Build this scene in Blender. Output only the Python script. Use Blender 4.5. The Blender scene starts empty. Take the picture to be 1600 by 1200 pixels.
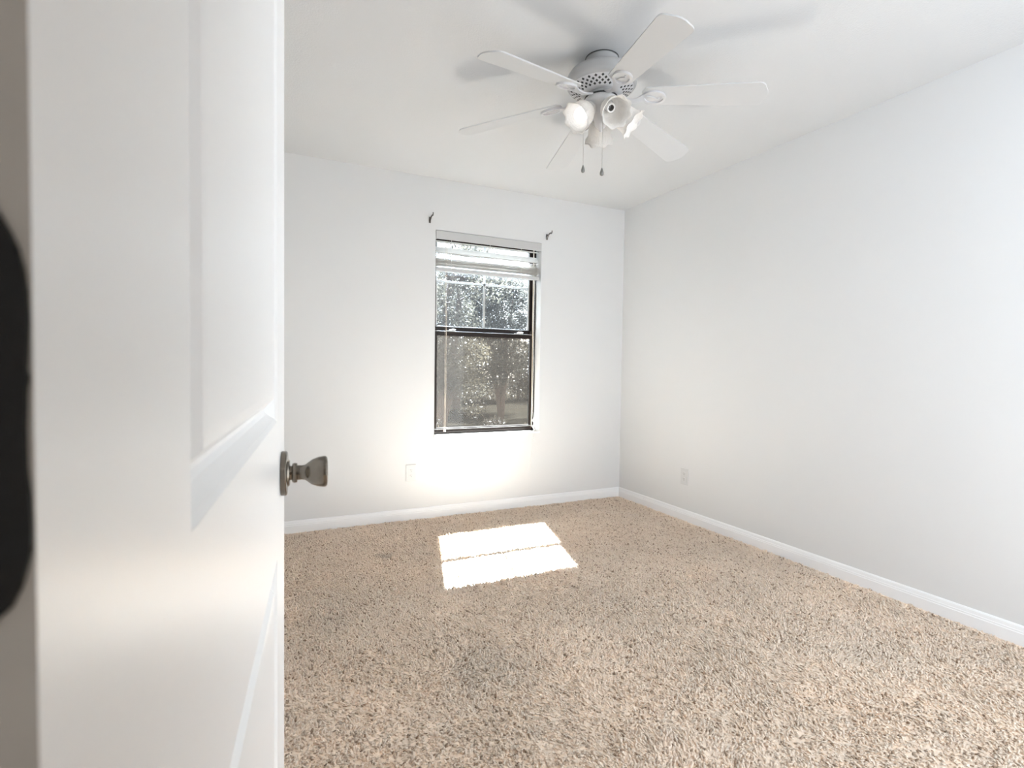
import bpy, bmesh, math, random
import numpy as np
from mathutils import Vector, Matrix, noise

random.seed(7)
rng = np.random.default_rng(11)
PI = math.pi
sc = bpy.context.scene
C = sc.collection

# ---------------------------------------------------------------- camera
CAM_Z = 1.098
R_ = Vector((0.90303911, -0.42933414, 0.01387641))
U_ = Vector((0.00129947, 0.03503415, 0.99938527))
F_ = Vector((0.42955637, 0.90246596, -0.03219511))
cd = bpy.data.cameras.new('camera')
cam = bpy.data.objects.new('camera', cd)
C.objects.link(cam)
m = Matrix((R_, U_, -F_)).transposed().to_4x4()
m.translation = Vector((0, 0, CAM_Z))
cam.matrix_world = m
cd.sensor_width = 36.0
cd.lens = 825.49 / 1600 * 36
cd.clip_start = 0.01
cd.dof.use_dof = True
cd.dof.focus_distance = 2.6
cd.dof.aperture_fstop = 10.0
sc.camera = cam

# ---------------------------------------------------------------- world, sun, exposure
SUN_DIR = Vector((-0.265, -1.0, -1.39)).normalized()      # direction the light travels
world = bpy.data.worlds.new('sky'); sc.world = world
world.use_nodes = True
wn = world.node_tree.nodes
bg = wn['Background']
bg.inputs['Color'].default_value = (0.91, 0.96, 1.0, 1)
bg.inputs['Strength'].default_value = 1.50
sd = bpy.data.lights.new('sun', 'SUN')
sd.energy = 68.0; sd.angle = math.radians(0.6); sd.color = (0.70, 0.84, 1.0)
sun = bpy.data.objects.new('sun', sd); C.objects.link(sun)
sun.rotation_euler = SUN_DIR.to_track_quat('-Z', 'Y').to_euler()
sun.location = (3, 9, 9)
HALL_FILL_W = 7.0
vs = sc.view_settings
vs.view_transform = 'Standard'; vs.look = 'None'; vs.gamma = 1.0; vs.use_curve_mapping = False
vs.exposure = 1.36
sc.cycles.max_bounces = 16
sc.cycles.diffuse_bounces = 14
sc.cycles.transparent_max_bounces = 24
sc.cycles.sample_clamp_indirect = 40.0
sc.cycles.caustics_reflective = False
sc.cycles.caustics_refractive = False

# ---------------------------------------------------------------- helpers
def tag(o, label=None, cat=None, group=None, kind=None):
    if label: o['label'] = label
    if cat: o['category'] = cat
    if group: o['group'] = group
    if kind: o['kind'] = kind
    return o

def mat(name, col, rough=0.6, metal=0.0, bump=None, spec=0.5, noise_amt=0.0, noise_scale=8.0):
    mt = bpy.data.materials.new(name); mt.use_nodes = True
    nt = mt.node_tree; b = nt.nodes['Principled BSDF']
    b.inputs['Base Color'].default_value = (*col, 1)
    b.inputs['Roughness'].default_value = rough
    b.inputs['Metallic'].default_value = metal
    b.inputs['Specular IOR Level'].default_value = spec
    tc = nt.nodes.new('ShaderNodeTexCoord')
    if noise_amt:
        n = nt.nodes.new('ShaderNodeTexNoise'); n.inputs['Scale'].default_value = noise_scale
        n.inputs['Detail'].default_value = 4
        nt.links.new(tc.outputs['Object'], n.inputs['Vector'])
        r = nt.nodes.new('ShaderNodeMapRange')
        r.inputs['To Min'].default_value = 1 - noise_amt; r.inputs['To Max'].default_value = 1 + noise_amt
        nt.links.new(n.outputs['Fac'], r.inputs['Value'])
        mx = nt.nodes.new('ShaderNodeVectorMath'); mx.operation = 'SCALE'
        mx.inputs[0].default_value = col
        nt.links.new(r.outputs['Result'], mx.inputs['Scale'])
        nt.links.new(mx.outputs['Vector'], b.inputs['Base Color'])
    if bump:
        n2 = nt.nodes.new('ShaderNodeTexNoise'); n2.inputs['Scale'].default_value = bump[0]
        n2.inputs['Detail'].default_value = 3
        nt.links.new(tc.outputs['Object'], n2.inputs['Vector'])
        bp = nt.nodes.new('ShaderNodeBump'); bp.inputs['Strength'].default_value = bump[1]
        bp.inputs['Distance'].default_value = bump[2]
        nt.links.new(n2.outputs['Fac'], bp.inputs['Height'])
        nt.links.new(bp.outputs['Normal'], b.inputs['Normal'])
    return mt

def obj(name, bm, m_, parent=None, smooth=False, bevel=0.0, angle=None):
    me = bpy.data.meshes.new(name)
    bmesh.ops.recalc_face_normals(bm, faces=bm.faces)
    if smooth:
        for f in bm.faces: f.smooth = True
    bm.to_mesh(me); bm.free()
    for x in (m_ if isinstance(m_, (list, tuple)) else [m_]): me.materials.append(x)
    if smooth and angle is not None:
        me.set_sharp_from_angle(angle=math.radians(angle))
    o = bpy.data.objects.new(name, me); C.objects.link(o)
    if parent: o.parent = parent
    if bevel:
        bv = o.modifiers.new('bevel', 'BEVEL'); bv.width = bevel; bv.segments = 2; bv.limit_method = 'ANGLE'
    return o

def thing(name, loc, label, cat, group=None, kind=None):
    o = bpy.data.objects.new(name, None); C.objects.link(o); o.location = loc
    o.empty_display_size = 0.05
    return tag(o, label, cat, group, kind)

def box(bm, x0, x1, y0, y1, z0, z1):
    v = [bm.verts.new((x, y, z)) for x in (x0, x1) for y in (y0, y1) for z in (z0, z1)]
    for f in ((0, 1, 3, 2), (4, 6, 7, 5), (0, 4, 5, 1), (2, 3, 7, 6), (0, 2, 6, 4), (1, 5, 7, 3)):
        bm.faces.new([v[i] for i in f])
    return v

def lathe(bm, prof, seg=48, M=None, cap=True):
    """prof: list of (r, z) about the z axis, M a matrix"""
    rings = []
    for r, z in prof:
        ring = []
        for i in range(seg):
            a = 2 * PI * i / seg
            p = Vector((r * math.cos(a), r * math.sin(a), z))
            ring.append(bm.verts.new(M @ p if M else p))
        rings.append(ring)
    for a, b in zip(rings, rings[1:]):
        for i in range(seg):
            j = (i + 1) % seg
            bm.faces.new((a[i], a[j], b[j], b[i]))
    if cap:
        bm.faces.new(rings[0][::-1]); bm.faces.new(rings[-1])

def tube(bm, pts, rad, seg=8):
    pts = [Vector(p) for p in pts]
    rads = rad if isinstance(rad, (list, tuple)) else [rad] * len(pts)
    rings = []
    up = Vector((0.13, 0.27, 0.95))
    for i, p in enumerate(pts):
        d = (pts[min(i + 1, len(pts) - 1)] - pts[max(i - 1, 0)]).normalized()
        a = d.cross(up)
        if a.length < 0.1: a = d.cross(Vector((1, 0, 0)))
        a.normalize(); b = d.cross(a).normalized()
        rings.append([bm.verts.new(p + rads[i] * (math.cos(2 * PI * k / seg) * a + math.sin(2 * PI * k / seg) * b)) for k in range(seg)])
    for r0, r1 in zip(rings, rings[1:]):
        for k in range(seg):
            j = (k + 1) % seg
            bm.faces.new((r0[k], r0[j], r1[j], r1[k]))
    bm.faces.new(rings[0][::-1]); bm.faces.new(rings[-1])

def prism(bm, outline, z0, z1, M=None):
    lo = [bm.verts.new((M @ Vector((x, y, z0))) if M else (x, y, z0)) for x, y in outline]
    hi = [bm.verts.new((M @ Vector((x, y, z1))) if M else (x, y, z1)) for x, y in outline]
    n = len(outline)
    bm.faces.new(lo[::-1]); bm.faces.new(hi)
    for i in range(n):
        j = (i + 1) % n
        bm.faces.new((lo[i], lo[j], hi[j], hi[i]))

# ---------------------------------------------------------------- materials
M_wall = mat('wall_paint', (0.665, 0.668, 0.67), 0.62, bump=(260, 0.10, 0.002), spec=0.3)
M_ceil = mat('ceiling_paint', (0.595, 0.602, 0.61), 0.8, bump=(140, 0.35, 0.003), spec=0.2)
M_trim = mat('trim_paint', (0.80, 0.805, 0.815), 0.35, spec=0.4)
M_door = mat('door_paint', (0.85, 0.86, 0.87), 0.36, bump=(60, 0.02, 0.0005), spec=0.5)
M_fan = mat('fan_white', (0.60, 0.60, 0.61), 0.4, spec=0.4)
M_blade = mat('fan_blade_white', (0.54, 0.545, 0.55), 0.45, bump=(90, 0.05, 0.001), spec=0.3)
M_house = mat('housing_white', (0.42, 0.42, 0.42), 0.45)
M_dark = mat('dark_gap', (0.03, 0.03, 0.03), 0.6)
M_plastic = mat('outlet_plastic', (0.60, 0.60, 0.60), 0.3)
M_slot = mat('outlet_slot', (0.10, 0.10, 0.10), 0.6)
M_bronze = mat('window_bronze', (0.016, 0.010, 0.008), 0.38, spec=0.2, noise_amt=0.15, noise_scale=20)
M_bead = mat('window_bead', (0.42, 0.42, 0.41), 0.5)
M_sill = mat('white_sill', (0.90, 0.90, 0.89), 0.35, noise_amt=0.03, noise_scale=10)
M_slat = mat('blind_white', (0.78, 0.76, 0.73), 0.5)
M_vinyl = mat('valance_white', (0.50, 0.50, 0.50), 0.45)
M_cord = mat('cord', (0.80, 0.70, 0.58), 0.8)
M_wcord = mat('white_cord', (0.86, 0.86, 0.84), 0.8)
M_tassel = mat('tassel', (0.86, 0.68, 0.50), 0.5)
M_nickel = mat('aged_nickel', (0.19, 0.168, 0.14), 0.22, metal=1.0, noise_amt=0.12, noise_scale=60)
M_iron = mat('bracket_metal', (0.16, 0.15, 0.14), 0.35, metal=0.9)
M_hinge = mat('dark_hinge', (0.012, 0.012, 0.012), 0.45, metal=0.3, noise_amt=0.35, noise_scale=300)
M_edge = mat('door_edge_shaded', (0.56, 0.545, 0.52), 0.5, noise_amt=0.10, noise_scale=26)  # white door paint darkened: the hinge edge's shade is put into the colour
M_bark = mat('bark', (0.075, 0.055, 0.045), 0.9, noise_amt=0.35, noise_scale=14, bump=(18, 0.6, 0.03))
M_chain = mat('chain_metal', (0.55, 0.54, 0.52), 0.35, metal=0.8)
M_fob = mat('fob', (0.25, 0.25, 0.24), 0.4, metal=0.5)
M_socket = mat('socket_porcelain', (0.85, 0.85, 0.84), 0.35)
M_sockin = mat('socket_inside', (0.20, 0.19, 0.18), 0.5)
M_latch = mat('latch_metal', (0.75, 0.74, 0.72), 0.35, metal=0.5)

def slat_translucent():
    mt = bpy.data.materials.new('blind_slat_lit'); mt.use_nodes = True
    nt = mt.node_tree; nt.nodes.clear()
    out = nt.nodes.new('ShaderNodeOutputMaterial')
    d = nt.nodes.new('ShaderNodeBsdfDiffuse'); d.inputs['Color'].default_value = (0.85, 0.85, 0.84, 1)
    t = nt.nodes.new('ShaderNodeBsdfTranslucent'); t.inputs['Color'].default_value = (0.97, 0.97, 0.96, 1)
    mx = nt.nodes.new('ShaderNodeMixShader'); mx.inputs['Fac'].default_value = 0.75
    nt.links.new(d.outputs[0], mx.inputs[1]); nt.links.new(t.outputs[0], mx.inputs[2])
    nt.links.new(mx.outputs[0], out.inputs['Surface'])
    return mt
M_slat_thin = slat_translucent()

def glass(name, tint, haze, hazecol):
    mt = bpy.data.materials.new(name); mt.use_nodes = True
    nt = mt.node_tree; nt.nodes.clear()
    out = nt.nodes.new('ShaderNodeOutputMaterial')
    tr = nt.nodes.new('ShaderNodeBsdfTransparent'); tr.inputs['Color'].default_value = (*tint, 1)
    tl = nt.nodes.new('ShaderNodeBsdfTranslucent'); tl.inputs['Color'].default_value = (*hazecol, 1)
    mx = nt.nodes.new('ShaderNodeMixShader'); mx.inputs['Fac'].default_value = haze
    gl = nt.nodes.new('ShaderNodeBsdfGlossy'); gl.inputs['Roughness'].default_value = 0.03
    mx2 = nt.nodes.new('ShaderNodeMixShader'); mx2.inputs['Fac'].default_value = 0.012
    nt.links.new(tr.outputs[0], mx.inputs[1]); nt.links.new(tl.outputs[0], mx.inputs[2])
    nt.links.new(mx.outputs[0], mx2.inputs[1]); nt.links.new(gl.outputs[0], mx2.inputs[2])
    nt.links.new(mx2.outputs[0], out.inputs['Surface'])
    return mt
M_glass = glass('window_glass', (0.96, 0.97, 0.97), 0.0020, (0.9, 0.87, 0.83))
M_screen = glass('insect_screen', (0.93, 0.87, 0.80), 0.0028, (0.62, 0.49, 0.39))

def shade_glass():
    mt = bpy.data.materials.new('frosted_shade_glass'); mt.use_nodes = True
    nt = mt.node_tree; nt.nodes.clear()
    out = nt.nodes.new('ShaderNodeOutputMaterial')
    tc = nt.nodes.new('ShaderNodeTexCoord')
    d = nt.nodes.new('ShaderNodeBsdfDiffuse'); d.inputs['Color'].default_value = (0.80, 0.79, 0.77, 1)
    t = nt.nodes.new('ShaderNodeBsdfTranslucent'); t.inputs['Color'].default_value = (0.95, 0.91, 0.87, 1)
    tr = nt.nodes.new('ShaderNodeBsdfTransparent'); tr.inputs['Color'].default_value = (0.95, 0.95, 0.95, 1)
    g = nt.nodes.new('ShaderNodeBsdfGlossy'); g.inputs['Roughness'].default_value = 0.2
    br = nt.nodes.new('ShaderNodeTexVoronoi'); br.inputs['Scale'].default_value = 95; br.distance = 'CHEBYCHEV'
    br.inputs['Randomness'].default_value = 0.15
    bp = nt.nodes.new('ShaderNodeBump'); bp.inputs['Strength'].default_value = 0.6; bp.inputs['Distance'].default_value = 0.005
    nt.links.new(tc.outputs['Object'], br.inputs['Vector']); nt.links.new(br.outputs['Distance'], bp.inputs['Height'])
    for n in (d, t, g): nt.links.new(bp.outputs['Normal'], n.inputs['Normal'])
    a = nt.nodes.new('ShaderNodeMixShader'); a.inputs['Fac'].default_value = 0.36
    b = nt.nodes.new('ShaderNodeMixShader'); b.inputs['Fac'].default_value = 0.12
    c = nt.nodes.new('ShaderNodeMixShader'); c.inputs['Fac'].default_value = 0.05
    nt.links.new(d.outputs[0], a.inputs[1]); nt.links.new(t.outputs[0], a.inputs[2])
    nt.links.new(a.outputs[0], b.inputs[1]); nt.links.new(tr.outputs[0], b.inputs[2])
    nt.links.new(b.outputs[0], c.inputs[1]); nt.links.new(g.outputs[0], c.inputs[2])
    nt.links.new(c.outputs[0], out.inputs['Surface'])
    return mt
M_shade = shade_glass()

def emit(name, col, st):
    mt = bpy.data.materials.new(name); mt.use_nodes = True
    nt = mt.node_tree; nt.nodes.clear()
    out = nt.nodes.new('ShaderNodeOutputMaterial'); e = nt.nodes.new('ShaderNodeEmission')
    e.inputs['Color'].default_value = (*col, 1); e.inputs['Strength'].default_value = st
    nt.links.new(e.outputs[0], out.inputs['Surface'])
    return mt

def leaf_mat(name, c0, c1, trans=0.5):
    mt = bpy.data.materials.new(name); mt.use_nodes = True
    nt = mt.node_tree; nt.nodes.clear()
    out = nt.nodes.new('ShaderNodeOutputMaterial')
    tc = nt.nodes.new('ShaderNodeTexCoord')
    n = nt.nodes.new('ShaderNodeTexNoise'); n.inputs['Scale'].default_value = 2.3; n.inputs['Detail'].default_value = 6
    nt.links.new(tc.outputs['Object'], n.inputs['Vector'])
    r = nt.nodes.new('ShaderNodeValToRGB')
    r.color_ramp.elements[0].position = 0.38; r.color_ramp.elements[0].color = (*c0, 1)
    r.color_ramp.elements[1].position = 0.62; r.color_ramp.elements[1].color = (*c1, 1)
    nt.links.new(n.outputs['Fac'], r.inputs['Fac'])
    d = nt.nodes.new('ShaderNodeBsdfPrincipled'); d.inputs['Roughness'].default_value = 0.35
    t = nt.nodes.new('ShaderNodeBsdfTranslucent')
    nt.links.new(r.outputs[0], d.inputs['Base Color']); nt.links.new(r.outputs[0], t.inputs['Color'])
    a = nt.nodes.new('ShaderNodeMixShader'); a.inputs['Fac'].default_value = trans
    nt.links.new(d.outputs[0], a.inputs[1]); nt.links.new(t.outputs[0], a.inputs[2])
    nt.links.new(a.outputs[0], out.inputs['Surface'])
    return mt
M_leafA = leaf_mat('oak_leaf', (0.030, 0.026, 0.019), (0.085, 0.075, 0.054))
M_leafB = leaf_mat('grey_leaf', (0.024, 0.022, 0.018), (0.072, 0.067, 0.053))
M_leafC = leaf_mat('shrub_leaf', (0.028, 0.023, 0.018), (0.060, 0.051, 0.038))

# carpet: one pile colour that varies a little from tuft to tuft
def carpet_mat(name, k=1.0):
    mt = bpy.data.materials.new(name); mt.use_nodes = True
    nt = mt.node_tree; b = nt.nodes['Principled BSDF']
    b.inputs['Roughness'].default_value = 0.95; b.inputs['Specular IOR Level'].default_value = 0.1
    tc = nt.nodes.new('ShaderNodeTexCoord')
    n = nt.nodes.new('ShaderNodeTexNoise'); n.inputs['Scale'].default_value = 90; n.inputs['Detail'].default_value = 2
    nt.links.new(tc.outputs['Object'], n.inputs['Vector'])
    r = nt.nodes.new('ShaderNodeValToRGB')
    r.color_ramp.elements[0].position = 0.35; r.color_ramp.elements[0].color = (0.92 * k, 0.81 * k, 0.69 * k, 1)
    r.color_ramp.elements[1].position = 0.65; r.color_ramp.elements[1].color = (0.98 * k, 0.89 * k, 0.79 * k, 1)
    nt.links.new(n.outputs['Fac'], r.inputs['Fac'])
    # yarn flecks, then a few trodden spots: disturbed pile's shade put into the colour
    at = nt.nodes.new('ShaderNodeAttribute'); at.attribute_name = 'fleck'
    fm = nt.nodes.new('ShaderNodeMix'); fm.data_type = 'RGBA'
    fm.inputs['B'].default_value = (0.42, 0.31, 0.22, 1)
    nt.links.new(at.outputs['Fac'], fm.inputs['Factor']); nt.links.new(r.outputs[0], fm.inputs['A'])
    n2 = nt.nodes.new('ShaderNodeTexNoise'); n2.inputs['Scale'].default_value = 2.2; n2.inputs['Detail'].default_value = 3
    nt.links.new(tc.outputs['Object'], n2.inputs['Vector'])
    r2 = nt.nodes.new('ShaderNodeMapRange'); r2.inputs['From Min'].default_value = 0.35; r2.inputs['From Max'].default_value = 0.7
    r2.inputs['To Min'].default_value = 1.03; r2.inputs['To Max'].default_value = 0.95
    nt.links.new(n2.outputs['Fac'], r2.inputs['Value'])
    mx = nt.nodes.new('ShaderNodeVectorMath'); mx.operation = 'SCALE'
    nt.links.new(fm.outputs['Result'], mx.inputs[0]); nt.links.new(r2.outputs[0], mx.inputs['Scale'])
    last = mx.outputs[0]
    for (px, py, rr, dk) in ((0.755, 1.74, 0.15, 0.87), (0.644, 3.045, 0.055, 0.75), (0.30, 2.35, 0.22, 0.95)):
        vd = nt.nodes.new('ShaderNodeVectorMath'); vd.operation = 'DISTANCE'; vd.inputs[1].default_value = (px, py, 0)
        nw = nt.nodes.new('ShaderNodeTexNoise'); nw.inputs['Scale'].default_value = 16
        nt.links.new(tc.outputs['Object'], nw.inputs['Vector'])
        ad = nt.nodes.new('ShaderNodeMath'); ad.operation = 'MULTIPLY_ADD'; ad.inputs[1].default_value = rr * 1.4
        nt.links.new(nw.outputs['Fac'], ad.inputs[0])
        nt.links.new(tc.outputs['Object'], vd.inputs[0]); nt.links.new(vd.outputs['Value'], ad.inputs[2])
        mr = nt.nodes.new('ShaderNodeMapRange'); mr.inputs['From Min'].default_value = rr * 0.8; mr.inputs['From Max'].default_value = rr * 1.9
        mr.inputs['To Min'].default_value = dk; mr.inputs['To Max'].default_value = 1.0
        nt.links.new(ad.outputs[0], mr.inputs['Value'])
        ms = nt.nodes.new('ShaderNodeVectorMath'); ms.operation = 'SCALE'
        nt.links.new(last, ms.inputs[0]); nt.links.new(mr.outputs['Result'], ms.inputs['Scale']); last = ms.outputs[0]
    mx = ms
    nt.links.new(mx.outputs[0], b.inputs['Base Color'])
    t = nt.nodes.new('ShaderNodeBsdfTranslucent'); nt.links.new(mx.outputs[0], t.inputs['Color'])
    a = nt.nodes.new('ShaderNodeMixShader'); a.inputs['Fac'].default_value = 0.35
    nt.links.new(b.outputs[0], a.inputs[1]); nt.links.new(t.outputs[0], a.inputs[2])
    nt.links.new(a.outputs[0], nt.nodes['Material Output'].inputs['Surface'])
    return mt
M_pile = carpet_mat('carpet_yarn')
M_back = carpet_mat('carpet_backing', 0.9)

# ---------------------------------------------------------------- room shell
XL, XR, YB, YF, H = -0.22, 2.797, 3.6935, 0.115, 2.44
WT = 0.18                                   # back wall thickness
WX0, WX1, WZ0, WZ1 = 1.136, 2.000, 0.590, 2.075
HB = -2.2                                   # far end of the hallway behind the camera

def struct(name, bm, m_, label, cat, **k):
    return tag(obj(name, bm, m_, **k), label, cat, kind='structure')

def shell(z0, z1):
    bm = bmesh.new()
    box(bm, XL - 0.15, XR + 0.15, YF - 0.12, YB + WT, z0, z1)
    box(bm, XL - 0.15, 0.80, HB - 0.15, YF - 0.12, z0, z1)
    return bm
bm = shell(-0.16, -0.0078)
struct('floor', bm, M_back, 'beige carpeted bedroom floor under the pile', 'floor')
bm = shell(H, H + 0.12)
struct('ceiling', bm, M_ceil, 'flat white textured bedroom ceiling', 'ceiling')
bm = bmesh.new()
box(bm, XL - 0.15, WX0, YB, YB + WT, -0.013, H)
box(bm, WX1, XR + 0.15, YB, YB + WT, -0.013, H)
box(bm, WX0, WX1, YB, YB + WT, WZ1, H)
box(bm, WX0, WX1, YB, YB + WT, -0.013, WZ0 - 0.012)
struct('wall_back', bm, M_wall, 'white wall with the window in it', 'wall')
bm = bmesh.new(); box(bm, XR, XR + 0.15, YF - 0.12, YB, -0.013, H)
struct('wall_right', bm, M_wall, 'long plain white wall right of the window', 'wall')
bm = bmesh.new(); box(bm, XL - 0.15, XL, HB, YB, -0.013, H)
struct('wall_left', bm, M_wall, 'white wall hidden behind the open door', 'wall')
# wall with the doorway the photograph was taken through
DX0, DX1 = -0.10, 0.70
bm = bmesh.new()
box(bm, XL, DX0, YF - 0.12, YF, -0.013, H)
box(bm, DX1, DX1 + 0.10, YF - 0.12, YF, -0.013, H)  # wall right of this stub left out to let in sky light as fill
box(bm, DX0, DX1, YF - 0.12, YF, 2.07, H)
struct('wall_front', bm, M_wall, 'white wall around the doorway', 'wall')
bm = bmesh.new(); box(bm, XL - 0.15, 0.80, HB - 0.15, HB, -0.013, H); box(bm, 0.70, 0.80, HB, YF - 0.12, -0.013, H)
struct('wall_hallway', bm, M_wall, 'hallway wall behind the viewpoint', 'wall')

# baseboards with a stepped top
BB = [(0, 0), (0.0135, 0), (0.0135, 0.050), (0.0115, 0.053), (0.0115, 0.059), (0.0095, 0.062), (0.0075, 0.075), (0.004, 0.0805), (0, 0.0815)]
def baseboard(name, label, p0, p1, n):
    """p0,p1 wall line points, n inward normal"""
    bm = bmesh.new()
    rings = []
    for p in (p0, p1):
        rings.append([bm.verts.new((p[0] + n[0] * d, p[1] + n[1] * d, z - 0.006)) for d, z in BB])
    k = len(BB)
    for i in range(k):
        j = (i + 1) % k
        bm.faces.new((rings[0][i], rings[0][j], rings[1][j], rings[1][i]))
    bm.faces.new(rings[0]); bm.faces.new(rings[1][::-1])
    struct(name, bm, M_trim, label, 'baseboard')
baseboard('baseboard_back', 'white stepped baseboard under the window wall', (XL, YB), (XR, YB), (0, -1))
baseboard('baseboard_right', 'white stepped baseboard along the long plain wall', (XR, YF), (XR, YB), (-1, 0))
baseboard('baseboard_left', 'white stepped baseboard behind the open door', (XL, YF), (XL, YB), (1, 0))

# door jamb of the doorway (hinge side and latch side)
bm = bmesh.new()
box(bm, DX0, DX0 + 0.018, YF - 0.12, YF, -0.013, 2.07)
box(bm, DX1 - 0.018, DX1, YF - 0.12, YF, -0.013, 2.07)
box(bm, DX0 + 0.018, DX1 - 0.018, YF - 0.12, YF, 2.052, 2.07)
struct('trim_1', bm, M_trim, 'white painted jamb lining the doorway', 'door jamb')

# ---------------------------------------------------------------- carpet pile
def carpet():
    sp = 0.0077
    xs = np.arange(XL + 0.004, XR - 0.012, sp); ys = np.arange(0.62, YB - 0.012, sp)
    gx, gy = np.meshgrid(xs, ys); gx = gx.ravel(); gy = gy.ravel()
    n = gx.size
    gx = gx + rng.uniform(-.5, .5, n) * sp; gy = gy + rng.uniform(-.5, .5, n) * sp
    keep = (gx < XR - 0.013) & (gy < YB - 0.013) & (gx > XL + 0.01)
    # only what lies left of nothing: skip the wedge the camera side never shows
    gx, gy = gx[keep], gy[keep]; n = gx.size
    # smooth direction field from a coarse grid of value noise
    def field(scale, seed):
        r = np.random.default_rng(seed); G = r.uniform(-1, 1, (80, 80))
        u = (gx + 1) / scale; v = gy / scale
        i = np.floor(u).astype(int); j = np.floor(v).astype(int); fu = u - i; fv = v - j
        fu = fu * fu * (3 - 2 * fu); fv = fv * fv * (3 - 2 * fv)
        g = lambda a, b: G[a % 80, b % 80]
        return (g(i, j) * (1 - fu) + g(i + 1, j) * fu) * (1 - fv) + (g(i, j + 1) * (1 - fu) + g(i + 1, j + 1) * fu) * fv
    fx = field(0.45, 1) + 0.7 * field(0.16, 2) + 1.1 * field(0.035, 3)
    fy = field(0.45, 4) + 0.7 * field(0.16, 5) + 1.1 * field(0.035, 6)
    lean = 0.0100
    lx = fx * lean + rng.normal(0, 0.0058, n); ly = fy * lean + rng.normal(0, 0.0058, n)
    h = 0.0150 + field(0.03, 7) * 0.0028 + rng.normal(0, 0.0026, n) + 0.0015 * field(0.2, 8)
    L = np.hypot(lx, ly); f = np.minimum(1, 0.016 / np.maximum(L, 1e-6)); lx *= f; ly *= f
    h = h - 0.30 * np.hypot(lx, ly)
    rad = rng.uniform(0.0035, 0.0052, n)
    ph = rng.uniform(0, 2 * PI, n)
    S = 4
    ts = [0.0, 0.45, 0.85]; rs = [0.75, 1.0, 0.85]
    V = np.zeros((n, S * 3 + 1, 3), np.float32)
    wob = rng.normal(0, 0.0014, (n, 3, 2))
    for k, (t, rr) in enumerate(zip(ts, rs)):
        cx = gx + lx * t ** 1.6 + (wob[:, k, 0] if k else 0); cy = gy + ly * t ** 1.6 + (wob[:, k, 1] if k else 0)
        for s in range(S):
            a = ph + 2 * PI * s / S + 0.6 * k
            V[:, k * S + s, 0] = cx + rad * rr * np.cos(a)
            V[:, k * S + s, 1] = cy + rad * rr * np.sin(a)
            V[:, k * S + s, 2] = -0.0135 + h * t
    V[:, -1, 0] = gx + lx * 1.08; V[:, -1, 1] = gy + ly * 1.08; V[:, -1, 2] = -0.0135 + h
    V[..., 0] = np.minimum(V[..., 0], XR - 0.0135 - 0.0005); V[..., 1] = np.minimum(V[..., 1], YB - 0.0140)
    faces = []; 
    for k in range(2):
        for s in range(S):
            s2 = (s + 1) % S
            faces.append([k * S + s, k * S + s2, (k + 1) * S + s2, (k + 1) * S + s])
    tris = [[2 * S + s, 2 * S + (s + 1) % S, 3 * S] for s in range(S)]
    nv = S * 3 + 1
    loops = np.array([i for q in faces for i in q] + [i for t in tris for i in t], np.int64)
    sizes = np.array([4] * len(faces) + [3] * len(tris))
    base = (np.arange(n) * nv)[:, None]
    allv = (loops[None, :] + base).ravel().astype(np.int32)
    st = np.concatenate([[0], np.cumsum(sizes)[:-1]])
    allst = (st[None, :] + (np.arange(n) * loops.size)[:, None]).ravel().astype(np.int32)
    me = bpy.data.meshes.new('carpet_pile')
    me.vertices.add(n * nv); me.vertices.foreach_set('co', V.reshape(-1))
    me.loops.add(allv.size); me.loops.foreach_set('vertex_index', allv)
    me.polygons.add(allst.size); me.polygons.foreach_set('loop_start', allst)
    me.update(calc_edges=True)
    fl = rng.uniform(0, 1, n)
    fl = np.where(fl > 0.91, rng.uniform(0.5, 1.0, n), np.where(fl > 0.6, rng.uniform(0.0, 0.25, n), 0.0)).astype(np.float32)
    at = me.attributes.new('fleck', 'FLOAT', 'POINT'); at.data.foreach_set('value', np.repeat(fl, nv))
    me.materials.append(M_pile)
    o = bpy.data.objects.new('carpet_pile', me); C.objects.link(o)
    tag(o, 'shaggy beige carpet pile covering the bedroom floor', 'carpet', kind='stuff')
carpet()

# ---------------------------------------------------------------- window
win = thing('window_1', (WX0, YB, WZ0), 'single-hung bronze-framed window in the white wall above the outlet', 'window', kind='structure')
def wchild(name, bm, m_, parent=win, **k):
    o = obj(name, bm, m_, None, **k); o.parent = parent
    o.matrix_parent_inverse = Matrix.Translation(-Vector((WX0, YB, WZ0))) if parent == win else Matrix()
    return o
YG = YB + 0.085
# sill
bm = bmesh.new(); box(bm, WX0 - 0.004, WX1 + 0.004, YB - 0.010, YB + 0.10, WZ0 - 0.012, WZ0)
wchild('window_sill', bm, M_sill, bevel=0.002)
# outer frame
bm = bmesh.new()
box(bm, WX0, WX0 + 0.022, YG, YG + 0.07, WZ0, WZ1)
box(bm, WX1 - 0.022, WX1, YG, YG + 0.07, WZ0, WZ1)
box(bm, WX0, WX1, YG, YG + 0.07, WZ1 - 0.03, WZ1)
box(bm, WX0, WX1, YG, YG + 0.07, WZ0, WZ0 + 0.022)
box(bm, WX0 + 0.022, WX0 + 0.028, YG + 0.028, YG + 0.034, WZ0, WZ1)
box(bm, WX1 - 0.028, WX1 - 0.022, YG + 0.028, YG + 0.034, WZ0, WZ1)
wchild('window_frame', bm, M_bronze, bevel=0.0015)
# light wear line on the jamb track
bm = bmesh.new(); box(bm, WX1 - 0.0255, WX1 - 0.0215, YG - 0.004, YG + 0.004, WZ0 + 0.03, WZ1 - 0.02)
wchild('balance_track', bm, M_cord)
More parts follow.
